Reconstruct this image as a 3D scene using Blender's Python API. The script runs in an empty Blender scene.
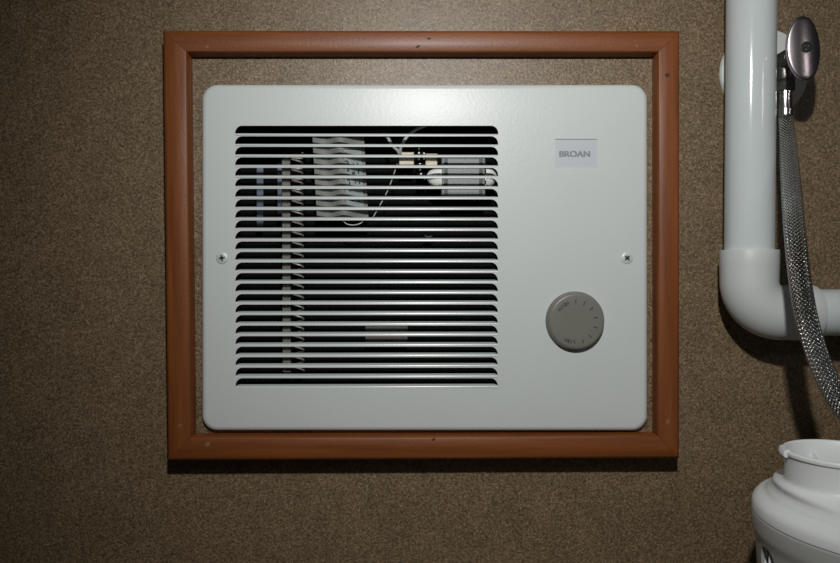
import bpy, bmesh, math, random
from mathutils import Vector, Matrix
random.seed(7)
sc = bpy.context.scene
col = sc.collection
PI = math.pi

# ------------------------------------------------------------------ camera geometry
F = 720.0                    # focal length in pixels of the 840 wide frame
S = 0.0009                   # metres per pixel on the wall
D = F * S                    # camera distance to the wall
FX, FY = 410.0, 268.0        # where the wall normal through the lens meets the picture
YAW = math.atan((420.0 - FX) / F)
PITCH = math.atan((281.5 - FY) / F)
CAM = Vector((0, -D, 0))
ROT = Matrix.Rotation(-YAW, 3, 'Z') @ Matrix.Rotation(PI / 2 - PITCH, 3, 'X')

OFF = 0.0                    # set while building on the raised panel inside the frame
RAISE = 0.0150
def at(px, py, d=0.0):
    """point standing d metres in front of the wall (wall plane y = 0)"""
    d = d + OFF
    r = ROT @ Vector(((px - 420.0) / F, -(py - 281.5) / F, -1.0))
    t = (D - d) / r.y
    return CAM + r * t

def sz(d): return S * (1 - (d + OFF) / D)        # metres per pixel at depth d

cam_d = bpy.data.cameras.new('camera'); cam = bpy.data.objects.new('camera', cam_d); col.objects.link(cam)
cam.location = CAM; cam.rotation_euler = ROT.to_euler()
cam_d.sensor_width = 36.0; cam_d.lens = F / 840.0 * 36.0; cam_d.clip_start = 0.01; cam_d.clip_end = 50
sc.camera = cam
sc.view_settings.view_transform = 'Standard'
sc.view_settings.look = 'None'
sc.view_settings.exposure = 0.0

# ------------------------------------------------------------------ materials
def lin(r, g, b):
    def c(v):
        v /= 255.0
        return v / 12.92 if v <= 0.04045 else ((v + 0.055) / 1.055) ** 2.4
    return (c(r), c(g), c(b), 1.0)

def mat(name, rgb, rough=0.5, metal=0.0, var=0.06, scale=60.0, bump=0.0, bscale=300.0, bdist=0.0005, spec=0.5, coat=0.0):
    m = bpy.data.materials.new(name); m.use_nodes = True
    nt = m.node_tree; N = nt.nodes; L = nt.links
    p = N['Principled BSDF']
    tc = N.new('ShaderNodeTexCoord')
    n = N.new('ShaderNodeTexNoise'); n.inputs['Scale'].default_value = scale; n.inputs['Detail'].default_value = 3
    L.new(tc.outputs['Object'], n.inputs['Vector'])
    r = N.new('ShaderNodeValToRGB')
    a = tuple(v * (1 - var) for v in rgb[:3]) + (1,); b = tuple(min(1, v * (1 + var)) for v in rgb[:3]) + (1,)
    r.color_ramp.elements[0].color = a; r.color_ramp.elements[0].position = 0.3
    r.color_ramp.elements[1].color = b; r.color_ramp.elements[1].position = 0.7
    L.new(n.outputs['Fac'], r.inputs['Fac']); L.new(r.outputs['Color'], p.inputs['Base Color'])
    p.inputs['Roughness'].default_value = rough; p.inputs['Metallic'].default_value = metal
    p.inputs['Specular IOR Level'].default_value = spec
    if coat:
        p.inputs['Coat Weight'].default_value = coat; p.inputs['Coat Roughness'].default_value = 0.25
    if bump:
        bn = N.new('ShaderNodeTexNoise'); bn.inputs['Scale'].default_value = bscale; bn.inputs['Detail'].default_value = 2
        L.new(tc.outputs['Object'], bn.inputs['Vector'])
        bp = N.new('ShaderNodeBump'); bp.inputs['Strength'].default_value = bump; bp.inputs['Distance'].default_value = bdist
        L.new(bn.outputs['Fac'], bp.inputs['Height']); L.new(bp.outputs['Normal'], p.inputs['Normal'])
    return m

def wall_mat():
    m = bpy.data.materials.new('speckled_brown_laminate'); m.use_nodes = True
    nt = m.node_tree; N = nt.nodes; L = nt.links; p = N['Principled BSDF']
    tc = N.new('ShaderNodeTexCoord')
    def noise(scale, det, rough=0.6):
        n = N.new('ShaderNodeTexNoise'); n.inputs['Scale'].default_value = scale; n.inputs['Detail'].default_value = det
        n.inputs['Roughness'].default_value = rough
        L.new(tc.outputs['Object'], n.inputs['Vector']); return n
    def ramp(src, stops):
        r = N.new('ShaderNodeValToRGB'); e = r.color_ramp.elements
        while len(e) < len(stops): e.new(0.5)
        for i, (pos, c) in enumerate(stops): e[i].position = pos; e[i].color = c
        L.new(src, r.inputs['Fac']); return r
    v = N.new('ShaderNodeTexVoronoi'); v.inputs['Scale'].default_value = 800
    L.new(tc.outputs['Object'], v.inputs['Vector'])
    sep = N.new('ShaderNodeSeparateColor'); L.new(v.outputs['Color'], sep.inputs['Color'])
    base = ramp(sep.outputs['Red'], [(0.0, lin(92, 77, 58)), (0.30, lin(118, 100, 77)), (0.62, lin(131, 113, 88)), (0.92, lin(147, 129, 103)), (1.0, lin(162, 145, 118))])
    n2 = noise(520, 2)
    dk = ramp(n2.outputs['Fac'], [(0.36, (0.66, 0.63, 0.58, 1)), (0.56, (1, 1, 1, 1))])
    n3 = noise(28, 3)
    big = ramp(n3.outputs['Fac'], [(0.3, (0.90, 0.89, 0.87, 1)), (0.7, (1.08, 1.07, 1.05, 1))])
    def mul(a, b):
        x = N.new('ShaderNodeMix'); x.data_type = 'RGBA'; x.blend_type = 'MULTIPLY'; x.inputs['Factor'].default_value = 1
        L.new(a, x.inputs['A']); L.new(b, x.inputs['B']); return x.outputs['Result']
    c = mul(mul(base.outputs['Color'], dk.outputs['Color']), big.outputs['Color'])
    L.new(c, p.inputs['Base Color'])
    p.inputs['Roughness'].default_value = 0.42
    p.inputs['Specular IOR Level'].default_value = 0.5
    bn = noise(900, 2)
    bp = N.new('ShaderNodeBump'); bp.inputs['Strength'].default_value = 0.5; bp.inputs['Distance'].default_value = 0.0004
    L.new(bn.outputs['Fac'], bp.inputs['Height']); L.new(bp.outputs['Normal'], p.inputs['Normal'])
    return m

def wood_mat(name, axis):
    m = bpy.data.materials.new(name); m.use_nodes = True
    nt = m.node_tree; N = nt.nodes; L = nt.links; p = N['Principled BSDF']
    tc = N.new('ShaderNodeTexCoord'); mp = N.new('ShaderNodeMapping')
    mp.inputs['Scale'].default_value = (6, 110, 110) if axis == 'x' else (110, 110, 6)
    L.new(tc.outputs['Object'], mp.inputs['Vector'])
    n = N.new('ShaderNodeTexNoise'); n.inputs['Scale'].default_value = 1.6; n.inputs['Detail'].default_value = 5; n.inputs['Roughness'].default_value = 0.6
    L.new(mp.outputs['Vector'], n.inputs['Vector'])
    r = N.new('ShaderNodeValToRGB'); e = r.color_ramp.elements
    e[0].position = 0.25; e[0].color = lin(104, 53, 20); e[1].position = 0.75; e[1].color = lin(138, 79, 36)
    L.new(n.outputs['Fac'], r.inputs['Fac'])
    L.new(r.outputs['Color'], p.inputs['Base Color'])
    p.inputs['Roughness'].default_value = 0.46
    p.inputs['Specular IOR Level'].default_value = 0.42
    p.inputs['Coat Weight'].default_value = 0.12; p.inputs['Coat Roughness'].default_value = 0.32
    bn = N.new('ShaderNodeTexNoise'); bn.inputs['Scale'].default_value = 420; bn.inputs['Detail'].default_value = 4
    L.new(tc.outputs['Object'], bn.inputs['Vector'])
    bp = N.new('ShaderNodeBump'); bp.inputs['Strength'].default_value = 0.4; bp.inputs['Distance'].default_value = 0.0004
    L.new(bn.outputs['Fac'], bp.inputs['Height']); L.new(bp.outputs['Normal'], p.inputs['Normal'])
    return m

def braid_mat():
    m = bpy.data.materials.new('braided_steel'); m.use_nodes = True
    nt = m.node_tree; N = nt.nodes; L = nt.links; p = N['Principled BSDF']
    uv = N.new('ShaderNodeUVMap'); sx = N.new('ShaderNodeSeparateXYZ'); L.new(uv.outputs['UV'], sx.inputs['Vector'])
    def M(op, a, b=None):
        x = N.new('ShaderNodeMath'); x.operation = op
        for i, v in enumerate((a, b)):
            if v is None: continue
            if isinstance(v, (int, float)): x.inputs[i].default_value = v
            else: L.new(v, x.inputs[i])
        return x.outputs[0]
    # u: turns (0..1 around), v: metres along; flat bundles of wire passing over and under each other
    a = M('MULTIPLY', sx.outputs['X'], 16.0); b = M('MULTIPLY', sx.outputs['Y'], 1 / 0.0031)
    P = M('ADD', M('ADD', a, b), 1000.0); Q = M('ADD', M('SUBTRACT', a, b), 3000.0)
    par = M('MODULO', M('ADD', M('FLOOR', P), M('FLOOR', Q)), 2.0)
    sp_ = M('ABSOLUTE', M('SINE', M('MULTIPLY', P, PI))); sq_ = M('ABSOLUTE', M('SINE', M('MULTIPLY', Q, PI)))
    hp2 = M('ADD', sp_, M('MULTIPLY', sq_, 0.35)); hq2 = M('ADD', sq_, M('MULTIPLY', sp_, 0.35))
    h = M('ADD', M('MULTIPLY', par, hp2), M('MULTIPLY', M('SUBTRACT', 1.0, par), hq2))
    bp = N.new('ShaderNodeBump'); bp.inputs['Strength'].default_value = 1.0; bp.inputs['Distance'].default_value = 0.0013
    L.new(h, bp.inputs['Height']); L.new(bp.outputs['Normal'], p.inputs['Normal'])
    r = N.new('ShaderNodeValToRGB'); e = r.color_ramp.elements
    e[0].position = 0.35; e[0].color = lin(30, 28, 25); e[1].position = 0.95; e[1].color = lin(222, 222, 218)
    L.new(M('MULTIPLY', h, 0.75), r.inputs['Fac'])  # shade in the gaps between bundles is put into the colour
    L.new(r.outputs['Color'], p.inputs['Base Color'])
    p.inputs['Metallic'].default_value = 1.0; p.inputs['Roughness'].default_value = 0.2
    return m

M_WALL = wall_mat()
M_FLOOR = mat('cabinet_floor_brown', lin(96, 78, 58), 0.6, var=0.15, scale=200)
M_WOODX = wood_mat('reddish_wood_along', 'x'); M_WOODZ = wood_mat('reddish_wood_upright', 'z')
M_FILL = mat('pale_filler', lin(128, 102, 70), 0.7, var=0.2, scale=900)
M_KNOT = mat('dark_nail_hole', lin(70, 34, 16), 0.7, var=0.2, scale=900)
M_COVER = mat('white_enamel', lin(209, 216, 215), 0.36, var=0.01, scale=20, bump=0.16, bscale=420, bdist=0.0005)
M_GRILLE = mat('white_enamel_grille', lin(208, 215, 214), 0.26, spec=0.55, var=0.01, scale=20, bump=0.10, bscale=420, bdist=0.0005)
M_PLATE = mat('pale_grey_plate', lin(196, 203, 210), 0.45, var=0.01)
M_LETTER = mat('grey_lettering', lin(136, 142, 146), 0.5, var=0.02)
M_KNOB = mat('grey_knob_plastic', lin(122, 123, 115), 0.38, var=0.03, scale=300)
M_MARK = mat('dark_blue_print', lin(52, 54, 72), 0.5, var=0.05)
M_SCREW = mat('zinc_screw', lin(206, 215, 215), 0.42, metal=0.1, var=0.05, scale=400)
M_DARK = mat('recess_shade_and_print', lin(30, 32, 34), 0.6, var=0.1)
M_RECESS = mat('screw_recess_shade', lin(86, 96, 102), 0.5, var=0.1)
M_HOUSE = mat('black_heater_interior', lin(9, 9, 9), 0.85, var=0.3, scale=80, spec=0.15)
M_PANEL = mat('grey_folded_panel', lin(116, 116, 112), 0.55, var=0.05)
M_TAG = mat('pale_tag', lin(150, 160, 162), 0.5, var=0.05)
M_STRIP = mat('ceramic_grey', lin(108, 106, 100), 0.6, var=0.15, scale=500)
M_COIL = mat('ribbon_coil', lin(150, 146, 138), 0.5, metal=0.3, var=0.3, scale=700)
M_BLUE = mat('blue_reflection', lin(120, 130, 150), 0.4, metal=0.2, var=0.25, scale=60)
M_MOTOR = mat('grey_limit_body', lin(136, 142, 142), 0.5, var=0.15, scale=500)
M_MOTORD = mat('grey_limit_band', lin(62, 66, 66), 0.5, var=0.15, scale=500)
M_BRIGHT = mat('bright_tin_glint', lin(250, 250, 246), 0.35, metal=0.1, var=0.05, scale=300)  # near-white colour carries the glint of bare metal
M_WIRE = mat('grey_wire', lin(185, 188, 186), 0.45, var=0.1, scale=300)
M_CREAM = mat('cream_terminal', lin(214, 204, 176), 0.45, var=0.12, scale=500)
M_LABEL = mat('dull_grey_label', lin(84, 84, 82), 0.6, var=0.12, scale=500)
M_PVC = mat('white_pvc', lin(205, 214, 214), 0.10, var=0.02, scale=30, bump=0.03, bscale=120, bdist=0.0005)
M_PVC2 = mat('white_pvc_fitting', lin(203, 209, 207), 0.45, var=0.03, scale=40)
M_CHROME = mat('chrome', lin(190, 188, 186), 0.20, metal=1.0, var=0.03, scale=60)
M_SHANK = mat('worn_chrome', lin(160, 158, 154), 0.34, metal=1.0, var=0.25, scale=500, bump=0.3, bscale=500, bdist=0.0005)
M_HANDLE = mat('brushed_chrome_handle', lin(186, 176, 180), 0.26, metal=1.0, var=0.04, scale=60)
M_BRASS = mat('brass_glint', lin(120, 112, 84), 0.35, metal=0.9, var=0.2, scale=900)
M_ESC = mat('white_escutcheon', lin(214, 220, 218), 0.4, var=0.02)
M_INNER = mat('lit_vent_plate', lin(244, 246, 246), 0.4, var=0.02)
M_BRAID = braid_mat()
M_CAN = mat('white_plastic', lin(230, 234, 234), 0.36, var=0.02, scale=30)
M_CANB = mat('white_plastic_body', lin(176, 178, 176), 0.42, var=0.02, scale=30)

# ------------------------------------------------------------------ mesh helpers
WL = {}
def thing(name, label, cat, loc, group=None):
    o = bpy.data.objects.new(name, None); col.objects.link(o)
    o.location = loc; o.empty_display_size = 0.02
    o['label'] = label; o['category'] = cat
    if group: o['group'] = group
    WL[o.name] = Vector(loc); return o

def tag(o, label, cat, group=None):
    o['label'] = label; o['category'] = cat
    if group: o['group'] = group
    return o

class MB:
    def __init__(self): self.v = []; self.f = []; self.uv = None
    def add(self, verts, faces):
        n = len(self.v); self.v += [Vector(v) for v in verts]; self.f += [tuple(i + n for i in f) for f in faces]; return self
    def grid(self, rows, close_u=False, close_v=False):
        n = len(rows); k = len(rows[0]); fs = []
        for i in range(n if close_v else n - 1):
            for j in range(k if close_u else k - 1):
                a, b = i, (i + 1) % n; c, d = j, (j + 1) % k
                fs.append((a * k + c, a * k + d, b * k + d, b * k + c))
        return self.add([p for r in rows for p in r], fs)
    def box(self, a, b):
        x0, y0, z0 = [min(a[i], b[i]) for i in range(3)]; x1, y1, z1 = [max(a[i], b[i]) for i in range(3)]
        v = [(x, y, z) for x in (x0, x1) for y in (y0, y1) for z in (z0, z1)]
        return self.add(v, [(0, 1, 3, 2), (4, 6, 7, 5), (0, 4, 5, 1), (2, 3, 7, 6), (0, 2, 6, 4), (1, 5, 7, 3)])
    def tube(self, pts, rad, seg=16, caps=True, flat=None):
        pts = [Vector(p) for p in pts]; n = len(pts)
        if not isinstance(rad, (list, tuple)): rad = [rad] * n
        rows = []; up = None
        for i in range(n):
            t = (pts[min(i + 1, n - 1)] - pts[max(i - 1, 0)]).normalized()
            if up is None:
                up = Vector((0, 0, 1)) if abs(t.z) < 0.9 else Vector((1, 0, 0))
            u = (up - t * up.dot(t)).normalized(); w = t.cross(u); up = u
            rows.append([pts[i] + (u * math.cos(2 * PI * k / seg) + w * math.sin(2 * PI * k / seg)) * rad[i] for k in range(seg)])
        self.grid(rows, close_u=True)
        if caps:
            self.add(rows[0], [tuple(range(seg))[::-1]]); self.add(rows[-1], [tuple(range(seg))])
        return self
    def lathe(self, org, axis, prof, seg=48, cap0=False, cap1=False, start=0.0):
        axis = Vector(axis).normalized()
        u = (Vector((0, 0, 1)) if abs(axis.z) < 0.9 else Vector((1, 0, 0)))
        u = (u - axis * u.dot(axis)).normalized(); w = axis.cross(u); org = Vector(org)
        rows = [[org + axis * h + (u * math.cos(2 * PI * k / seg + start) + w * math.sin(2 * PI * k / seg + start)) * r for k in range(seg)] for r, h in prof]
        self.grid(rows, close_u=True)
        if cap0: self.add(rows[0], [tuple(range(seg))[::-1]])
        if cap1: self.add(rows[-1], [tuple(range(seg))])
        return self
    def build(self, name, m, parent=None, smooth=35, origin=None, recalc=True):
        pl = WL[parent.name] if parent else Vector((0, 0, 0))
        if origin is None:
            lo = Vector([min(v[i] for v in self.v) for i in range(3)]); hi = Vector([max(v[i] for v in self.v) for i in range(3)])
            origin = (lo + hi) / 2
            if not parent: origin.z = lo.z
        origin = Vector(origin)
        me = bpy.data.meshes.new(name)
        me.from_pydata([v - origin for v in self.v], [], self.f)
        bm = bmesh.new(); bm.from_mesh(me)
        bmesh.ops.remove_doubles(bm, verts=bm.verts, dist=1e-6)
        if recalc: bmesh.ops.recalc_face_normals(bm, faces=bm.faces)
        bm.to_mesh(me); bm.free()
        me.materials.append(m)
        if smooth:
            me.shade_smooth(); me.set_sharp_from_angle(angle=math.radians(smooth))
        o = bpy.data.objects.new(name, me); col.objects.link(o)
        o.location = origin - pl
        if parent: o.parent = parent
        WL[o.name] = origin
        return o

def spline(pts, n):
    """Catmull-Rom through tuples"""
    P = [Vector(p) for p in pts]; P = [P[0] * 2 - P[1]] + P + [P[-1] * 2 - P[-2]]
    out = []
    for i in range(1, len(P) - 2):
        for k in range(n):
            t = k / n; a, b, c, d = P[i - 1], P[i], P[i + 1], P[i + 2]
            out.append(0.5 * ((2 * b) + (c - a) * t + (2 * a - 5 * b + 4 * c - d) * t * t + (3 * b - a - 3 * c + d) * t ** 3))
    out.append(P[-2]); return out

def rrect(x0, y0, x1, y1, r, n=8):
    pts = []
    for cx, cy, a0 in ((x1 - r, y0 + r, -90), (x1 - r, y1 - r, 0), (x0 + r, y1 - r, 90), (x0 + r, y0 + r, 180)):
        for k in range(n + 1):
            a = math.radians(a0 + 90 * k / n); pts.append((cx + r * math.cos(a), cy + r * math.sin(a)))
    return pts

def fill(loops):
    """triangulated planar fill of an outline with holes -> verts, faces"""
    bm = bmesh.new()
    for lp in loops:
        vs = [bm.verts.new(p) for p in lp]
        for i in range(len(vs)): bm.edges.new((vs[i], vs[(i + 1) % len(vs)]))
    bmesh.ops.triangle_fill(bm, edges=bm.edges[:], use_beauty=True)
    bm.verts.index_update()
    v = [x.co.copy() for x in bm.verts]; f = [tuple(q.index for q in x.verts) for x in bm.faces]
    bm.free(); return v, f

def text_mesh(s, px, py, d, size_px, angle=0.0, bold=0.0, sx=1.0, centre=True):
    cu = bpy.data.curves.new('txt', 'FONT'); cu.body = s; cu.size = 1.0; cu.offset = bold
    cu.align_x = 'CENTER'; cu.align_y = 'CENTER'
    o = bpy.data.objects.new('txt', cu); col.objects.link(o)
    dg = bpy.context.evaluated_depsgraph_get(); ev = o.evaluated_get(dg); me = ev.to_mesh()
    k = size_px * sz(d); c = at(px, py, d)
    R = Matrix.Rotation(-angle, 3, 'Y') @ Matrix.Rotation(PI / 2, 3, 'X')
    vs = [c + R @ Vector((v.co.x * k * sx, v.co.y * k, 0)) for v in me.vertices]
    fs = [tuple(p.vertices) for p in me.polygons]
    ev.to_mesh_clear(); bpy.data.objects.remove(o); bpy.data.curves.remove(cu)
    return vs, fs

# ------------------------------------------------------------------ setting: wall with the heater opening, cabinet floor
FLOOR_Z = at(850, 690, 0.16).z
HX0, HY0, HX1, HY1 = 220, 104, 634, 413
a, b = at(HX0, HY1, RAISE), at(HX1, HY0, RAISE)
hx0, hz0, hx1, hz1 = a.x, a.z, b.x, b.z
wall = MB(); wx0, wx1, wz0, wz1 = -1.6, 1.6, FLOOR_Z, 1.3
v, f = fill([[(wx0, 0, wz0), (wx1, 0, wz0), (wx1, 0, wz1), (wx0, 0, wz1)], [(hx0, 0, hz0), (hx1, 0, hz0), (hx1, 0, hz1), (hx0, 0, hz1)]])
wall.add(v, f)
for p, q in (((hx0, hz0), (hx1, hz0)), ((hx1, hz0), (hx1, hz1)), ((hx1, hz1), (hx0, hz1)), ((hx0, hz1), (hx0, hz0))):
    wall.add([(p[0], 0, p[1]), (q[0], 0, q[1]), (q[0], 0.012, q[1]), (p[0], 0.012, p[1])], [(0, 1, 2, 3)])
w = wall.build('wall_back', M_WALL, smooth=0, origin=(0, 0, 0), recalc=False); w['kind'] = 'structure'; w['label'] = 'brown speckled wall panel behind the heater'
fl = MB().box((-1.6, 0.0, FLOOR_Z - 0.02), (1.6, -1.6, FLOOR_Z)).build('floor', M_FLOOR, smooth=0); fl['kind'] = 'structure'; fl['label'] = 'brown floor under the white canister'

# ------------------------------------------------------------------ wooden frame
FD = 0.0282
OUT = [(163.4, 31.0), (678.9, 31.4), (678.7, 457.6), (168.4, 460.0)]     # outer front edge
INN = [(192.6, 57.6), (652.0, 57.6), (652.2, 431.6), (196.4, 432.9)]     # inner edge on the wall
out3 = [at(x, y, FD - 0.0042) for x, y in OUT]; inn3 = [at(x, y, RAISE) for x, y in INN]
prof = [(0.0, 0.0), (0.0, FD - 0.0044), (0.010, FD - 0.0031), (0.03, FD - 0.0020), (0.065, FD - 0.0010), (0.11, FD - 0.0003), (0.15, FD), (0.5, FD), (0.89, FD), (0.915, FD - 0.0003), (0.94, FD - 0.0011), (0.96, FD - 0.0026), (0.98, FD - 0.0055), (1.0, FD - 0.0095), (1.0, 0.0)]
def corner(i):
    o, n = out3[i], inn3[i]
    return [Vector((o.x + (n.x - o.x) * t, -d, o.z + (n.z - o.z) * t)) for t, d in prof]
c0 = (out3[2] + out3[3]) / 2
frame = thing('wooden_frame', 'reddish brown mitred wooden frame on the wall around the white heater', 'frame', (c0.x, 0, c0.z))
rails = []
for i, (nm, m) in enumerate((('rail', M_WOODX), ('stile', M_WOODZ), ('rail', M_WOODX), ('stile', M_WOODZ))):
    A, B = corner(i), corner((i + 1) % 4)
    g = (sum((p for p in A + B), Vector()) / len(A + B)); 
    # hairline mitre joint: pull both ends in a trace
    dirn = (B[0] - A[0]).normalized()
    A = [p + dirn * 0.00012 for p in A]; B = [p - dirn * 0.00012 for p in B]
    rows = [[p + (q - p) * t for p, q in zip(A, B)] for t in (0, 0.25, 0.5, 0.75, 1)]
    mb = MB().grid(rows, close_u=True)
    mb.add(A, [tuple(range(len(A)))]); mb.add(B, [tuple(range(len(B)))])
    rails.append(mb.build(nm, m, frame, smooth=40))
pi = [(p.x, p.z) for p in inn3]
px0, px1 = min(p[0] for p in pi) - 0.004, max(p[0] for p in pi) + 0.004; pz0, pz1 = min(p[1] for p in pi) - 0.004, max(p[1] for p in pi) + 0.004
v, f = fill([[(px0, -RAISE, pz0), (px1, -RAISE, pz0), (px1, -RAISE, pz1), (px0, -RAISE, pz1)], [(hx0, -RAISE, hz0), (hx1, -RAISE, hz0), (hx1, -RAISE, hz1), (hx0, -RAISE, hz1)]])
pb = MB().add(v, f)
for lp in (((px0, pz0), (px1, pz0), (px1, pz1), (px0, pz1)), ((hx0, hz0), (hx1, hz0), (hx1, hz1), (hx0, hz1))):
    pb.grid([[Vector((x, -RAISE, z)) for x, z in lp], [Vector((x, -0.0003, z)) for x, z in lp]], close_u=True)
pb.build('backing_panel', M_WALL, frame, smooth=0, recalc=False)['label'] = 'brown speckled panel inside the frame'
def spot(px, py, rx, ry, rail, m, name, ang=0.0):
    c = at(px, py, FD); k = sz(FD); n = 14; mb = MB()
    ring = [c + Vector((k * (rx * math.cos(t) * math.cos(ang) - ry * math.sin(t) * math.sin(ang)) * (1 + 0.18 * math.sin(3 * t + px)), -0.0001, k * (rx * math.cos(t) * math.sin(ang) + ry * math.sin(t) * math.cos(ang)))) for t in [2 * PI * i / n for i in range(n)]]
    base = [Vector((p.x, -FD + 0.0004, p.z)) for p in ring]
    mid = c + Vector((0, -0.00035, 0))
    mb.grid([base, ring], close_u=True); mb.add(ring + [mid], [(i, (i + 1) % n, n) for i in range(n)])
    mb.build(name, m, rail)
spot(417.7, 46.6, 2.4, 1.1, rails[0], M_KNOT, 'nail_hole', 0.5)
spot(428.8, 38.6, 2.2, 0.9, rails[0], M_KNOT, 'nail_hole', 0.1)
spot(207.0, 46.8, 2.0, 1.0, rails[0], M_FILL, 'nail_filler', 0.7)
spot(636.8, 46.0, 1.6, 1.0, rails[0], M_FILL, 'nail_filler', 0.7)
spot(667.2, 75.2, 2.6, 2.0, rails[1], M_KNOT, 'nail_hole', 0.2)
spot(667.6, 421.4, 1.5, 3.0, rails[1], M_FILL, 'nail_filler', -0.3)
spot(433.6, 439.4, 2.0, 1.2, rails[2], M_KNOT, 'nail_hole', 0.6)
spot(207.6, 444.2, 3.0, 2.2, rails[2], M_FILL, 'nail_filler', 0.5)
spot(179.8, 425.4, 2.6, 1.0, rails[3], M_FILL, 'nail_filler', 0.4)

# ------------------------------------------------------------------ wall heater
CD = 0.008                                   # face of the cover in front of the wall
OFF = RAISE
hb = at(424, 430, 0)
heater = thing('wall_heater', 'white metal wall heater with louvered grille and grey dial inside the wooden frame', 'heater', (hb.x, -RAISE, hb.z))

GX0, GY0, GX1, GY1 = 229.0, 120.0, 504.0, 392.0
PX0, PY0, PX1, PY1 = 555.0, 139.0, 597.0, 168.5
outer = rrect(203.0, 85.5, 646.2, 430.3, 15, 9)
def shrink(pts, e, cx=424.6, cy=258.0, hw=221.6, hh=172.4):
    return rrect(202.4 + e, 85.0 + e, 647.0 - e, 430.3 - e, max(15 - e, 1), 9)
cov = MB()
front = [at(x, y, CD) for x, y in shrink(outer, 4.2)]
grille_hole = [at(x, y, CD) for x, y in ((GX0, GY0), (GX1, GY0), (GX1, GY1), (GX0, GY1))]
plate_hole = [at(x, y, CD) for x, y in ((PX0, PY0), (PX1, PY0), (PX1, PY1), (PX0, PY1))]
sq4 = lambda x0, y0, x1, y1: [(x0, y0, 0), (x1, y0, 0), (x1, y1, 0), (x0, y1, 0)]
v, f = fill([[(x, y, 0) for x, y in shrink(outer, 4.2)], sq4(GX0, GY0, GX1, GY1), sq4(PX0, PY0, PX1, PY1)])
cov.add([at(p.x, p.y, CD) for p in v], f)
rows = [front]
for k in range(1, 9):
    a = k / 8 * PI / 2
    rows.append([at(x, y, CD - 0.0030 * (1 - math.cos(a))) for x, y in shrink(outer, 4.2 * (1 - math.sin(a)))])
back = [Vector((p.x, -OFF - 0.0004, p.z)) for p in rows[-1]]
rows.append(back)
cov.grid(rows, close_u=True)
# walls of the badge recess
pin = [at(x, y, CD) for x, y in ((PX0, PY0), (PX1, PY0), (PX1, PY1), (PX0, PY1))]
pbk = [Vector((p.x, p.y + 0.0012, p.z)) for p in pin]
cov.grid([pin, pbk], close_u=True)
cover = cov.build('front_cover', M_COVER, heater, smooth=30)

# louvered grille, stamped from the same sheet
NS, PITCHP, ST0, SH = 25, 10.52, 125.7, 7.5
gr = MB(); loops = [sq4(GX0, GY0, GX1, GY1)]
slots = []
for i in range(NS):
    yt = ST0 + PITCHP * i; yb = yt + SH
    xl = 235.0 + 0.5 * i / 24; xr = 498.2 - 0.5 * i / 24; R = 7.0; yl = yb + 2.25
    pts = [(xl, yl)]
    for k in range(8):
        a = PI - (PI / 2) * k / 7; pts.append((xl + R + R * math.cos(a), yb - SH * math.sin(a)))
    for k in range(8):
        a = PI / 2 - (PI / 2) * k / 7; pts.append((xr - R + R * math.cos(a), yb - SH * math.sin(a)))
    pts.append((xr, yl))
    loops.append([(x, y, 0) for x, y in pts])
    e0 = [at(x, y, CD) for x, y in pts]; e1 = [p + Vector((0, 0.0009, 0)) for p in e0]
    gr.grid([e0, e1])
    # blade folded inward along a rounded bend from the lower edge of the slot
    zb = at((xl + xr) / 2, yl, CD).z; rows = []
    XL, XR = at(xl, yl, CD).x, at(xr, yl, CD).x
    prof2 = [(0.0, 0.0)]; dd = hh = 0.0
    for ang_, st in [(9, .00030), (14, .00040), (18, .00040), (23, .00030), (34, .00010), (50, .00010), (64, .00010)] + [(78, .0008)] * 6:
        dd += st * math.sin(math.radians(ang_)); hh += st * math.cos(math.radians(ang_)); prof2.append((dd, hh))
    for dd, hh in prof2:
        t = min(1.0, max(0, dd) / 0.0062); ins = 0.0058 * (1 - math.sqrt(max(0.0, 1 - t * t)))
        rows.append([Vector((XL + ins + (XR - XL - 2 * ins) * q / 12, -CD - OFF + dd, zb + hh)) for q in range(13)])
    gr.grid(rows)
v, f = fill(loops); gr.add([at(p.x, p.y, CD) for p in v], f)
grille = gr.build('louver_grille', M_COVER, heater, smooth=40)
grille.data.materials.append(M_GRILLE)
for p in grille.data.polygons:
    if p.normal.y > -0.9995: p.material_index = 1

# badge
k0 = [Vector((p.x, -CD - OFF + 0.0010, p.z)) for p in pin]
pm = MB(); pm.add(k0, [(0, 1, 2, 3)]); kb = [p + Vector((0, 0.0006, 0)) for p in k0]; pm.grid([k0, kb], close_u=True)
plate = pm.build('name_plate', M_PLATE, heater, smooth=0)
lt = MB()
for q, ddx in enumerate((-0.36, 0.0, 0.36)):
    v, f = text_mesh('BROAN', 574.7 + ddx, 154.2, CD - 0.0008 + q * 0.00004, 8.2, 0, 0.012, 1.12); lt.add(v, f)
lt.build('lettering', M_LETTER, plate, smooth=0)

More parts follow.
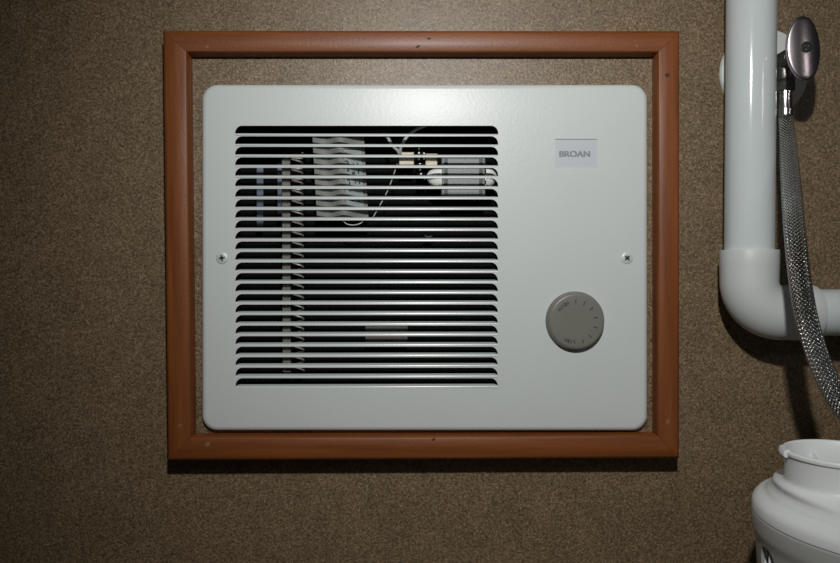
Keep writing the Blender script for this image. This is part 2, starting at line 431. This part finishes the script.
# cover screws
for px, py, ang in ((222.0, 258.0, 0.15), (627.0, 258.0, 0.75)):
    c = at(px, py, CD); r = 6.0 * sz(CD)
    s = MB().lathe(c + Vector((0, 0.0002, 0)), (0, -1, 0), [(r * 1.02, 0), (r, 0.0005), (r * 0.88, 0.0009), (r * 0.6, 0.0011), (r * 0.3, 0.00118), (0.00002, 0.0012)], 28).build('cover_screw', M_SCREW, heater)
    x = MB(); top = 0.00122
    for q in range(2):
        a = ang + q * PI / 2; u = Vector((math.cos(a), 0, math.sin(a))); wv = Vector((-math.sin(a), 0, math.cos(a)))
        l, h = r * 0.50, r * 0.17; cc = c + Vector((0, -top, 0))
        x.add([cc + u * l * sx + wv * h * sy + Vector((0, dy, 0)) for dy in (0.0008, 0) for sx, sy in ((-1, -1), (1, -1), (1, 1), (-1, 1))], [(0, 1, 2, 3), (4, 5, 6, 7), (0, 1, 5, 4), (1, 2, 6, 5), (2, 3, 7, 6), (3, 0, 4, 7)])
    x.build('cross_shade', M_RECESS, s, smooth=0)  # raised grey cross; its darker colour stands in for recess shade

# dial
kc = at(574.5, 320.5, CD); r = 29.3 * sz(CD)
kd = 0.0082
knob = MB().lathe(kc, (0, -1, 0), [(r * 1.0, -0.0001), (r * 1.0, 0.0022), (r * 0.975, 0.0030), (r * 0.960, 0.0060), (r * 0.945, 0.0072), (r * 0.912, 0.0080), (r * 0.86, kd), (r * 0.5, kd - 0.0001), (0.00002, kd - 0.0001)], 72).build('thermostat_knob', M_KNOB, heater, smooth=50)
fcx, fcy = 575.9, 321.8; fd = CD + kd + 0.0001
tk = MB()
for a in (0, 25, 50, 78, 106, 135, 160):
    a = math.radians(a); u = Vector((math.sin(a), 0, math.cos(a))); wv = Vector((math.cos(a), 0, -math.sin(a)))
    c = at(fcx + 20.4 * math.sin(a), fcy - 20.4 * math.cos(a), fd); l, h = 2.1 * S, 0.42 * S
    tk.add([c + u * l * s1 + wv * h * s2 for s1, s2 in ((-1, -1), (1, -1), (1, 1), (-1, 1))], [(0, 1, 2, 3)])
tk.build('dial_ticks', M_MARK, knob, smooth=0)
for s, a0, step in (('HIGH', -39, 9.2), ('LOW', 196, 10.5)):
    lm = MB()
    for i, ch in enumerate(s):
        a = math.radians(a0 + (i - (len(s) - 1) / 2) * step)
        v, f = text_mesh(ch, fcx + 20.2 * math.sin(a), fcy - 20.2 * math.cos(a), fd, 5.2, -a, 0.022, 0.95); lm.add(v, f)
    lm.build('dial_lettering', M_MARK, knob, smooth=0)

# housing behind the cover
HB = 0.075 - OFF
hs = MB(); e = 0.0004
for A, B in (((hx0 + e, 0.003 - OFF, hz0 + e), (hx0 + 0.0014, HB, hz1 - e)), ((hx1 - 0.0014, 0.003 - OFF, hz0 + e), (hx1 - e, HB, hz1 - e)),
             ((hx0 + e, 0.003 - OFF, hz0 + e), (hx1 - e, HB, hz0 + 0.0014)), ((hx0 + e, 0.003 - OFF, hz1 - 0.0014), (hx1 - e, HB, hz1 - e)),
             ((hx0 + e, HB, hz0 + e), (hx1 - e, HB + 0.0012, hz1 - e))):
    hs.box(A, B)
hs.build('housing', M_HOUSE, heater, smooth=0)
# dark divider on which the small parts are mounted
bm_ = at(470, 270, -0.052)
A = at(306, 395, -0.052); B = at(512, 118, -0.052)
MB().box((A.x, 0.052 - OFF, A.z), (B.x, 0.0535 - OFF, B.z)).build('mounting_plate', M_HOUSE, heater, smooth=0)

# folded panel with a printed tag
def slab(pts_top, pts_bot, thick=0.0012):
    mb = MB(); a = pts_top; b = pts_bot
    mb.grid([a, b]); a2 = [p + Vector((0, thick, 0)) for p in a]; b2 = [p + Vector((0, thick, 0)) for p in b]
    mb.grid([a2, b2]); mb.grid([a, a2]); mb.grid([b, b2]); mb.add([a[0], a2[0], b2[0], b[0]], [(0, 1, 2, 3)]); mb.add([a[-1], a2[-1], b2[-1], b[-1]], [(0, 1, 2, 3)])
    return mb
xs = [(312.5, -.013), (320, -.0155), (328, -.0165), (334, -.0135), (339, -.0120), (345, -.0138), (352, -.0170), (361, -.0200), (364, -.0200)]
top = [at(x, 137.5 + 0.0 * x, d) for x, d in xs]; bot = [at(x + 4.5, 219, d) for x, d in xs]
panel = slab(top, bot).build('folded_panel', M_PANEL, heater, smooth=50)
xs2 = [(343.0, -.0127), (345, -.0133), (352, -.0166), (360.5, -.0194)]
tg = slab([at(x + 1.0, 150, d + 0.0004) for x, d in xs2], [at(x + 3.6, 207, d + 0.0004) for x, d in xs2], 0.0003).build('tag', M_TAG, panel, smooth=50)
pr = MB()
for x, y, w_, h_ in ((346, 161, 3.2, 1.2), (347.5, 163, 1.5, 2.2), (353, 164, 1.6, 1.2), (357, 163.5, 1.4, 1.6), (347, 170, 2.6, 2.6), (352.5, 173, 3.2, 2.6), (357.5, 172, 1.4, 3), (347, 180, 3, 1.4), (348.2, 183, 1.4, 2.2), (354, 182, 1.2, 2), (358, 182.5, 1.2, 2.4), (348, 190.5, 4, 0.9), (350, 200.5, 4, 0.9), (357, 201, 3, 0.8)):
    xx = x + (y - 150) * 0.045; dd = -.0133 - max(0, (x - 345)) * (.0061 / 15.5) + 0.0012
    c = at(xx, y, dd); k = S / 2
    pr.add([c + Vector((sx * w_ * k, -0.0003 + (0.0002 if sx > 0 else 0), sz_ * h_ * k)) for sx, sz_ in ((-1, -1), (1, -1), (1, 1), (-1, 1))], [(0, 1, 2, 3)])
pr.build('print', M_DARK, tg, smooth=0)

# heating element: insulator strip and ribbon coil
A = at(282.8, 372, -0.0175); B = at(290.0, 158, -0.0175)
el = MB().box((A.x, 0.0175 - OFF, A.z), (B.x, 0.0187 - OFF, B.z)).build('heating_element', M_STRIP, heater, smooth=0)
cp = []
for i in range(900):
    t = i / 899; y = 153 + (371 - 153) * t; a = t * 2 * PI * 42
    cp.append(at(297 + 5.4 * math.cos(a) + 1.6 * t, y + 2.0 * math.sin(a * 0.5), -0.0135 - 0.0028 * math.sin(a)))
MB().tube(cp, 0.00085, 5).build('ribbon_coil', M_COIL, el)
# blue-grey strips standing in for reflections on the metal side wall
for x0, x1, y0, y1, d in ((256.8, 263.2, 165, 226, -0.030), (277.6, 282.0, 163, 214, -0.026)):
    rows = []
    for k in range(12):
        y = y0 + (y1 - y0) * k / 11; dd = d - 0.020 * (k / 11) ** 2
        rows.append([at(x0, y, dd), at(x1, y, dd)])
    mb = MB().grid(rows); mb.grid([[p + Vector((0, 0.001, 0)) for p in r_] for r_ in rows])
    for q in (0, 1): mb.grid([[r_[q] for r_ in rows], [r_[q] + Vector((0, 0.001, 0)) for r_ in rows]])
    mb.build('reflection_strip', M_BLUE, heater, smooth=50)

# limit switch: ribbed grey body between two bright domed ends
ld = -0.012
A, B = at(441.5, 194.5, ld), at(485.5, 157.5, ld)
def bevel_box(a, b, e):
    x0, y0, z0 = [min(a[i], b[i]) for i in range(3)]; x1, y1, z1 = [max(a[i], b[i]) for i in range(3)]
    mb = MB(); rows = []
    for ins, y in ((0, y1), (0, y0 + e), (e * 0.3, y0 + e * 0.3), (e, y0)):
        rows.append([Vector((x, y, z)) for x, z in ((x0 + ins, z0 + ins), (x1 - ins, z0 + ins), (x1 - ins, z1 - ins), (x0 + ins, z1 - ins))])
    mb.grid(rows, close_u=True); mb.add(rows[-1], [(0, 1, 2, 3)]); mb.add(rows[0], [(0, 1, 2, 3)]); return mb
sw = bevel_box((A.x, 0.012 - OFF, A.z), (B.x, 0.032 - OFF, B.z), 0.0018).build('limit_switch', M_MOTOR, heater, smooth=0)
for x in (446.0, 481.0):
    A, B = at(x - 1.8, 193.5, ld + .0006), at(x + 1.8, 158.5, ld + .0006)
    MB().box((A.x, 0.0113 - OFF, A.z), (B.x, 0.0135 - OFF, B.z)).build('band', M_MOTORD, sw, smooth=0)
for x, rx in ((441.5, 15.0), (485.5, 11.5)):
    c = at(x, 177, -0.018); mb = MB(); rows = []
    for i in range(9):
        a = PI / 2 * i / 8
        rows.append([c + Vector(((-1 if x < 460 else 1) * math.sin(a) * rx * S, math.cos(b) * 0.007 * math.cos(a), math.sin(b) * 10.5 * S * max(math.cos(a), 0.03))) for b in [2 * PI * k / 20 for k in range(20)]])
    mb.grid(rows, close_u=True).build('domed_end', M_BRIGHT, sw)
# spade terminals
for x0, x1, y0, y1 in ((399, 414, 152, 165), (425.5, 437.5, 153.5, 167)):
    A, B = at(x0, y1, -0.018), at(x1, y0, -0.018)
    bevel_box((A.x, 0.018 - OFF, A.z), (B.x, 0.024 - OFF, B.z), 0.001).build('terminal', M_CREAM, heater, smooth=0)
# strip between the terminals with white dots standing in for sparkle
pn = MB()
for x, y in ((419, 148), (419, 153), (419, 158.5), (420, 164), (420, 169), (421, 174), (424, 153.5), (424, 158), (425, 178)):
    pn.lathe(at(x, y, -0.015), (0, -1, 0), [(0.0009, -0.0055), (0.0009, 0), (0.0006, 0.0004), (0.00001, 0.0005)], 10)
A, B = at(417, 181, -0.021), at(426, 146, -0.021)
ps = MB().box((A.x, 0.021 - OFF, A.z), (B.x, 0.022 - OFF, B.z)).build('sparkle_strip', M_HOUSE, heater, smooth=0)
pn.build('sparkle_dots', M_BRIGHT, ps)
# wires
def wire(pts, r, m=None, nm='wire'):
    MB().tube(spline([tuple(at(x, y, d)) for x, y, d in pts], 8), r, 8).build(nm, m or M_WIRE, heater)
wire([(384, 133, -.02), (388, 138, -.014), (392, 145, -.012), (398, 151, -.015), (401, 157, -.018)], 0.0014)
wire([(400, 157, -.018), (401, 147, -.012), (406, 138, -.009), (412, 132, -.009), (420, 127.5, -.012), (432, 123, -.022)], 0.0014)
wire([(397, 164, -.016), (394.5, 172, -.014), (391, 182, -.014), (387, 192, -.014), (379, 207, -.014), (372, 219, -.016)], 0.0005)
wire([(342, 220, -.016), (347, 224, -.013), (354, 225, -.013), (361, 223, -.013), (364, 219, -.018)], 0.0005)
# rating label and small bits on the mounting plate
A, B = at(365.5, 342.5, -0.030), at(407.5, 326, -0.030)
MB().box((A.x, 0.030 - OFF, A.z), (B.x, 0.0305 - OFF, B.z)).build('rating_label', M_LABEL, heater, smooth=0)
A, B = at(396, 222, -0.0515), at(422, 196, -0.0515)
ring = MB().lathe(at(428.5, 233, -0.020), (0, -1, 0), [(0.0046, -0.004), (0.0046, 0), (0.0038, 0.0006), (0.0030, 0.0002), (0.0028, -0.004)], 24)
ring.build('bushing', M_MOTORD, heater)

OFF = 0.0

# ------------------------------------------------------------------ drain pipe
PD = 0.0385; pr_ = 0.0200
ax = at(750.6, 250, PD); az = at(751, 312.6, PD).z; X0 = 0.2888
hubtop = at(751, 250, PD).z; hubend = at(812, 311.8, PD).x
drain = thing('drain_pipe', 'white plastic drain pipe with an elbow turning right beside the frame', 'pipe', (X0, -PD, az))
zt = at(750, -420, PD).z
MB().tube([(X0, -PD, zt), (X0, -PD, hubtop - 0.02)], pr_, 64).build('upright_pipe', M_PVC, drain)
rb = 0.0266; rh = 0.0237
path = [(X0, hubtop, rh * 0.985), (X0, hubtop - 0.0008, rh), (X0, hubtop - 0.012, rh), (X0, hubtop - 0.020, rh * 0.99)]
for k in range(0, 17):
    a = PI / 2 * k / 16
    path.append((X0 + rb - rb * math.cos(a), az + rb - rb * math.sin(a), rh * 0.985))
path += [(hubend - 0.020, az, rh * 0.99), (hubend - 0.012, az, rh), (hubend - 0.0008, az, rh), (hubend, az, rh * 0.985)]
path = [p for i, p in enumerate(path)]
# keep the run monotonic
mono = [path[0]]
for p in path[1:]:
    if p[1] <= mono[-1][1] + 1e-9 and p[0] >= mono[-1][0] - 1e-9: mono.append(p)
MB().tube([(x, -PD, z) for x, z, r in mono], [r for x, z, r in mono], 64).build('elbow', M_PVC2, drain)
xe = at(1120, 312, PD).x
MB().tube([(hubend - 0.02, -PD, az), (xe, -PD, az), (xe + 0.02, -PD + 0.004, az), (xe + 0.034, -PD + 0.016, az), (xe + 0.038, -0.001, az)], pr_, 48).build('level_pipe', M_PVC, drain)

# ------------------------------------------------------------------ shut-off valve
vc = at(763.3, 73.5, 0.0); vx, vz = vc.x, vc.z
valve = thing('shutoff_valve', 'chrome angle stop valve with oval handle beside the upright white pipe', 'valve', (vx, 0, vz))
r = 44.5 * S
MB().lathe((vx, 0, vz), (0, -1, 0), [(r, 0.0003), (r, 0.0012), (r * 0.97, 0.0030), (r * 0.85, 0.0042), (r * 0.4, 0.0065), (r * 0.25, 0.0068), (r * 0.22, 0.0068), (r * 0.22, 0.0003)], 64).build('escutcheon', M_ESC, valve)['label'] = 'white round wall flange'
body = MB().lathe((vx, 0, vz), (0, -1, 0), [(0.0060, 0.0035), (0.0060, 0.026), (0.0082, 0.027), (0.0087, 0.030), (0.0087, 0.046), (0.0080, 0.048), (0.0080, 0.052), (0.0060, 0.053), (0.0060, 0.058), (0.0002, 0.0585)], 32)
body.lathe((vx, -0.038, vz - 0.004), (0, 0, -1), [(0.0075, 0.0), (0.0075, 0.010), (0.0068, 0.012)], 28)
vb = body.build('valve_body', M_SHANK, valve)
# square shank and outlet nut below
sy = -0.0385
sq = MB()
zA, zB = at(785, 76, 0.0385).z, at(785, 91, 0.0385).z
h = 0.0054
for (z0, z1, hh) in ((zB, zA, h),):
    cr, sr = math.cos(-0.45) * hh * 1.414, 0
    q8 = [Vector((vx + math.cos(PI / 4 + 0.42 + PI / 2 * k) * hh * 1.414, sy + math.sin(PI / 4 + 0.42 + PI / 2 * k) * hh * 1.414, 0)) for k in range(4)]
    sq.add([Vector((p.x, p.y, z)) for z in (z0, z1) for p in q8], [(0, 1, 2, 3), (4, 5, 6, 7), (0, 1, 5, 4), (1, 2, 6, 5), (2, 3, 7, 6), (3, 0, 4, 7)])
sq.build('square_shank', M_SHANK, valve, smooth=0)
zC, zD = at(785, 92, 0.0385).z, at(785, 114, 0.0385).z
nut = MB().lathe((vx, sy, zC), (0, 0, -1), [(0.0048, -0.001), (0.0066, 0.0), (0.0066, 0.0018), (0.0060, 0.0022), (0.0062, (zC - zD) * 0.9), (0.0058, zC - zD), (0.004, zC - zD)], 28)
nut.build('outlet_nut', M_CHROME, valve)
# oval handle, slightly crowned about its long axis
hd = 0.072; hc = at(805.6, 47.8, hd); kx, kz = 16.9 * sz(hd), 32.6 * sz(hd)
HR = Matrix.Rotation(math.radians(-4), 3, 'Y')
def hp(u, w_, y): return Vector((hc.x, -hd, hc.z)) + HR @ Vector((u * kx, y, w_ * kz))
mb = MB(); n = 56; rows = []
crown = lambda u, w_: 0.0026 * (u * u) + 0.0008 * w_ * w_
for rr in (0.001, 0.15, 0.3, 0.45, 0.6, 0.72, 0.84, 0.93):
    rows.append([hp(rr * math.cos(t), rr * math.sin(t), crown(rr * math.cos(t), rr * math.sin(t))) for t in [2 * PI * k / n for k in range(n)]])
for rr, dy in ((0.975, 0.0003), (0.995, 0.0010), (1.0, 0.0019), (0.985, 0.0035), (0.93, 0.0048), (0.6, 0.0060), (0.15, 0.0075)):
    rows.append([hp(rr * math.cos(t), rr * math.sin(t), dy + crown(0.93 * math.cos(t), 0.93 * math.sin(t))) for t in [2 * PI * k / n for k in range(n)]])
mb.grid(rows, close_u=True)
mb.tube([(hc.x - 0.003, -hd + 0.0065, hc.z), (vx, -0.057, vz)], [0.0055, 0.005], 20)
handle = mb.build('handle', M_HANDLE, valve, smooth=45)
scx, scz = at(807.0, 46.8, hd + .001).x, at(807.0, 46.8, hd + .001).z
hsw = MB().lathe((scx, -hd, scz), (0, -1, 0), [(0.0044, -0.0006), (0.0044, 0.0005), (0.0036, 0.0007), (0.0034, 0.0002), (0.0020, 0.0001), (0.00001, 0.0003)], 28).build('handle_screw', M_DARK, handle)  # dark colour stands in for the shade inside the screw recess
x = MB()
for q in range(3):
    a = 0.4 + q * 2.1
    x.lathe(Vector((scx + 0.0019 * math.cos(a), -hd, scz + 0.0019 * math.sin(a))), (0, -1, 0), [(0.0008, 0.0), (0.0008, 0.0004), (0.0004, 0.0008), (0.00001, 0.0009)], 10)
x.build('glint_beads', M_BRASS, hsw)  # brass beads standing in for a glint in the recess

# ------------------------------------------------------------------ braided supply hose
hp_ = [(785.4, 112, .0385), (785.7, 122, .0390), (786.6, 136, .044), (788.4, 156, .055), (790.6, 180, .070), (792.6, 205, .086), (794.6, 230, .101), (797.4, 258, .113), (801.4, 290, .121), (807.6, 322, .126), (816.4, 352, .128), (828, 381, .130), (842, 406, .132), (866, 430, .136), (905, 446, .140), (955, 436, .142), (995, 396, .140), (1020, 330, .13), (1030, 240, .12), (1030, 120, .10)]
pts = spline([tuple(at(x, y, d)) for x, y, d in hp_], 14)
hose = thing('supply_hose', 'braided steel supply hose hanging from the valve in front of the white elbow', 'hose', tuple(pts[len(pts) // 2]))
seg = 40; HRAD = 0.0077
mb = MB(); acc = 0.0; uvs = []; rows = []; up = None
for i, p in enumerate(pts):
    t = (pts[min(i + 1, len(pts) - 1)] - pts[max(i - 1, 0)]).normalized()
    if up is None: up = Vector((1, 0, 0))
    u = (up - t * up.dot(t)).normalized(); w_ = t.cross(u); up = u
    if i: acc += (p - pts[i - 1]).length
    rad = HRAD * (0.84 + 0.16 * min(1, acc / 0.09))
    rows.append([p + (u * math.cos(2 * PI * k / seg) + w_ * math.sin(2 * PI * k / seg)) * rad for k in range(seg + 1)])
    uvs.append([(k / seg, acc) for k in range(seg + 1)])
mesh_rows = len(rows)
org = pts[len(pts) // 2]
me = bpy.data.meshes.new('braided_sleeve')
vv = [p - org for r_ in rows for p in r_]; kk = seg + 1; ff = [(i * kk + j, i * kk + j + 1, (i + 1) * kk + j + 1, (i + 1) * kk + j) for i in range(mesh_rows - 1) for j in range(seg)]
me.from_pydata(vv, [], ff); ul = me.uv_layers.new(name='UVMap'); flat = [q for r_ in uvs for q in r_]
for lp in me.loops: ul.data[lp.index].uv = flat[lp.vertex_index]
me.materials.append(M_BRAID); me.shade_smooth()
so = bpy.data.objects.new('braided_sleeve', me); col.objects.link(so); so.parent = hose; so.location = (0, 0, 0); WL[so.name] = org
p0, p1 = pts[0], pts[14]
MB().lathe(p0 + Vector((0, 0, 0.0030)), (0, 0, -1), [(0.0050, 0), (0.0069, 0.0005), (0.0072, 0.0025), (0.0068, 0.0045), (0.0071, 0.0060), (0.0068, 0.0072), (0.0060, 0.0074)], 28).build('ferrule', M_CHROME, hose)

# ------------------------------------------------------------------ white canister
BX, BD, NX = 0.338, 0.160, 0.2960          # body axis, its distance from the wall, neck axis
def ring3(cx, z, r, seg=96):
    return [Vector((cx + math.cos(2 * PI * k / seg) * r, -BD + math.sin(2 * PI * k / seg) * r, z)) for k in range(seg)]
def proj(p):
    q = ROT.transposed() @ (p - CAM); return 420 + F * q.x / -q.z, 281.5 - F * q.y / -q.z
can = thing('canister', 'white plastic canister with open rimmed neck and stepped shoulder below the hose', 'canister', (BX, -BD, FLOOR_Z))
ZR = -0.1262
cap = [(NX, ZR - 0.045, .0315), (NX, ZR - 0.012, .0325), (NX, ZR - 0.001, .0334), (NX, ZR, .0340), (NX, ZR + .0004, .0350), (NX, ZR + .0001, .0362), (NX, ZR - .0008, .0367), (NX, ZR - .0022, .0366), (NX, ZR - .0029, .0364), (NX, ZR - .0031, .0354),
       (NX, ZR - .0045, .0351), (NX, ZR - .0188, .0350), (NX + .0004, ZR - .0208, .0355), (NX + .0014, ZR - .0221, .0371), (NX + .005, ZR - .0231, .0418), (NX + .012, ZR - .0243, .0505), (NX + .021, ZR - .0256, .0602), (NX + .030, ZR - .0268, .0690), (NX + .037, ZR - .0284, .0755), (BX, ZR - .0304, .0800), (BX, ZR - .0328, .0824), (BX, ZR - .0350, .0838), (BX, ZR - .0366, .0850),
       (BX, ZR - .0374, .0864), (BX, ZR - .0380, .0886), (BX, ZR - .0394, .0908), (BX, ZR - .0416, .0926), (BX, ZR - .0440, .0934), (BX, ZR - .0476, .0937), (BX, ZR - .0484, .0937), (BX, ZR - .0487, .0928)]
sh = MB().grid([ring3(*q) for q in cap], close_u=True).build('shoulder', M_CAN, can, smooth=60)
# small pouring tab on the rim and a rib inside the neck
c = Vector((NX, -BD, ZR)); tb = MB(); rows = []
for a in [math.radians(q) for q in (154, 158, 162, 166, 170, 174, 177)]:
    ca, sa = math.cos(a), math.sin(a)
    rows.append([c + Vector((ca * rr, sa * rr, hh)) for rr, hh in ((.0345, -.0044), (.0380, -.0042), (.0388, -.0030), (.0386, -.0006), (.0376, .0009), (.0345, .0010))])
tb.grid(rows); tb.add(rows[0], [tuple(range(6))]); tb.add(rows[-1], [tuple(range(6))]); tb.build('rim_tab', M_CAN, sh)
rib = MB()
def rp(ang, rr, z): return c + Vector((math.cos(ang) * rr, math.sin(ang) * rr, z))
a1, a2 = math.radians(90), math.radians(93)
rib.add([rp(a1, .0328, -.0065), rp(a1, .024, -.0125), rp(a1, .0322, -.035), rp(a2, .0328, -.0065), rp(a2, .024, -.0125), rp(a2, .0322, -.035)], [(0, 1, 2), (3, 4, 5), (0, 1, 4, 3), (1, 2, 5, 4), (0, 2, 5, 3)])
rib.build('inner_rib_or_plate', M_CAN, sh, smooth=0)
ZS = ZR - .0490
zbot = FLOOR_Z + 0.0006
bod = [(BX, ZS + .002, .0918), (BX, ZS, .0930), (BX, ZS - .0006, .0936), (BX, ZS - .002, .0938), (BX, ZS - .0105, .0937), (BX, ZS - .0125, .0934), (BX, ZS - .0150, .0926), (BX, ZS - .0175, .0918), (BX, ZS - .0200, .0913), (BX, ZS - .0230, .0910), (BX, ZS - .060, .0885), (BX, zbot + .004, .0860), (BX, zbot, .0845)]
outer_r = [ring3(*q) for q in bod]
inner_r = [ring3(BX, z, r_ - .0022) for _, z, r_ in bod[:-1]] + [ring3(BX, zbot + .003, .0835)]
bmB = MB().grid(list(reversed(inner_r)) + outer_r + [], close_u=True)
bmB.add(inner_r[-1], [tuple(range(96))]); bmB.add(outer_r[-1], [tuple(range(96))])
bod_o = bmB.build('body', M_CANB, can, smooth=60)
# upright oval vent cut in the wall of the body
def ang_at(px, py):
    best = None
    for i in range(1800):
        a = math.radians(160) + (PI / 2) * i / 1800
        for zz in (ZS - .03,):
            p = Vector((BX + math.cos(a) * .0900, -BD + math.sin(a) * .0900, zz)); e_ = abs(proj(p)[0] - px)
            if best is None or e_ < best[0]: best = (e_, a)
    return best[1]
va, vb_ = ang_at(762.0, 556), ang_at(775.6, 556); vm = (va + vb_) / 2; vw = abs(vb_ - va) / 2 * .0900
outdir = Vector((math.cos(vm), math.sin(vm), 0)); side = Vector((-outdir.y, outdir.x, 0))
vtop = ZS - .001
for i in range(400):
    if proj(Vector((BX, -BD, 0)) + outdir * .09 + Vector((0, 0, vtop)))[1] > 547: break
    vtop -= .0002
vp = Vector((BX, -BD, vtop)) + outdir * .09
ra = [vp + outdir * 0.012 + side * x + Vector((0, 0, -y)) for x, y in rrect(-vw, 0, vw, .034, vw * .98, 8)]
rb_ = [p - outdir * 0.024 for p in ra]
cut = MB().grid([ra, rb_], close_u=True); cut.add(ra, [tuple(range(len(ra)))]); cut.add(rb_, [tuple(range(len(ra)))])
cutter = cut.build('cutter', M_CANB, None, smooth=0)
bpy.context.view_layer.update()
md = bod_o.modifiers.new('vent', 'BOOLEAN'); md.object = cutter; md.operation = 'DIFFERENCE'; md.solver = 'EXACT'
dg = bpy.context.evaluated_depsgraph_get(); dg.update()
nm = bpy.data.meshes.new_from_object(bod_o.evaluated_get(dg)); bod_o.modifiers.clear(); bod_o.data = nm
bpy.data.objects.remove(cutter)
nm.shade_smooth(); nm.set_sharp_from_angle(angle=math.radians(40))
# added white plates facing the camera, to brighten the vent opening
pL = Vector((BX + math.cos(va) * .0905, -BD + math.sin(va) * .0905, vtop)); vd = pL - CAM; vd.z = 0; vd.normalize()
lr = Vector((vd.y, -vd.x, 0)); lz = vtop - .040
for w0, w1, back in ((.0006, .0040, .0030), (.0047, .0092, -.0090)):
    q = [pL + lr * w0 + vd * back, pL + lr * w1 + vd * back]
    MB().add([Vector((p.x, p.y, z)) for z in (lz, vtop + .006) for p in (q[0], q[1], q[1] + vd * .001, q[0] + vd * .001)], [(0, 1, 5, 4), (1, 2, 6, 5), (2, 3, 7, 6), (3, 0, 4, 7), (0, 1, 2, 3), (4, 5, 6, 7)]).build('inner_rib_or_plate', M_INNER, can, smooth=0)

# ------------------------------------------------------------------ light: the camera's flash and a faint lamp in the room
fx, fz = 28 * S, 345 * S
sp = bpy.data.lights.new('flash', 'SPOT'); sp.energy = 13.2; sp.shadow_soft_size = 0.014; sp.spot_size = math.radians(95); sp.spot_blend = 1.0; sp.color = (1.0, 0.985, 0.96)
so2 = bpy.data.objects.new('flash', sp); col.objects.link(so2); so2.location = (fx, -D, fz)
aim = at(512, 212, 0); so2.rotation_euler = (aim - Vector((fx, -D, fz))).to_track_quat('-Z', 'Y').to_euler()
al = bpy.data.lights.new('room_lamp', 'AREA'); al.energy = 0.25; al.shape = 'RECTANGLE'; al.size = 0.10; al.size_y = 0.10; al.color = (1.0, 0.93, 0.92)
ao = bpy.data.objects.new('room_lamp', al); col.objects.link(ao); ao.location = (0.80, -0.95, 0.36)
ao.rotation_euler = (Vector((0.32, 0, 0.1)) - Vector(ao.location)).to_track_quat('-Z', 'Y').to_euler()
wd = bpy.data.worlds.new('dim_room'); sc.world = wd; wd.use_nodes = True
bg = wd.node_tree.nodes['Background']; bg.inputs['Color'].default_value = (0.9, 0.95, 1.0, 1); bg.inputs['Strength'].default_value = 0.012
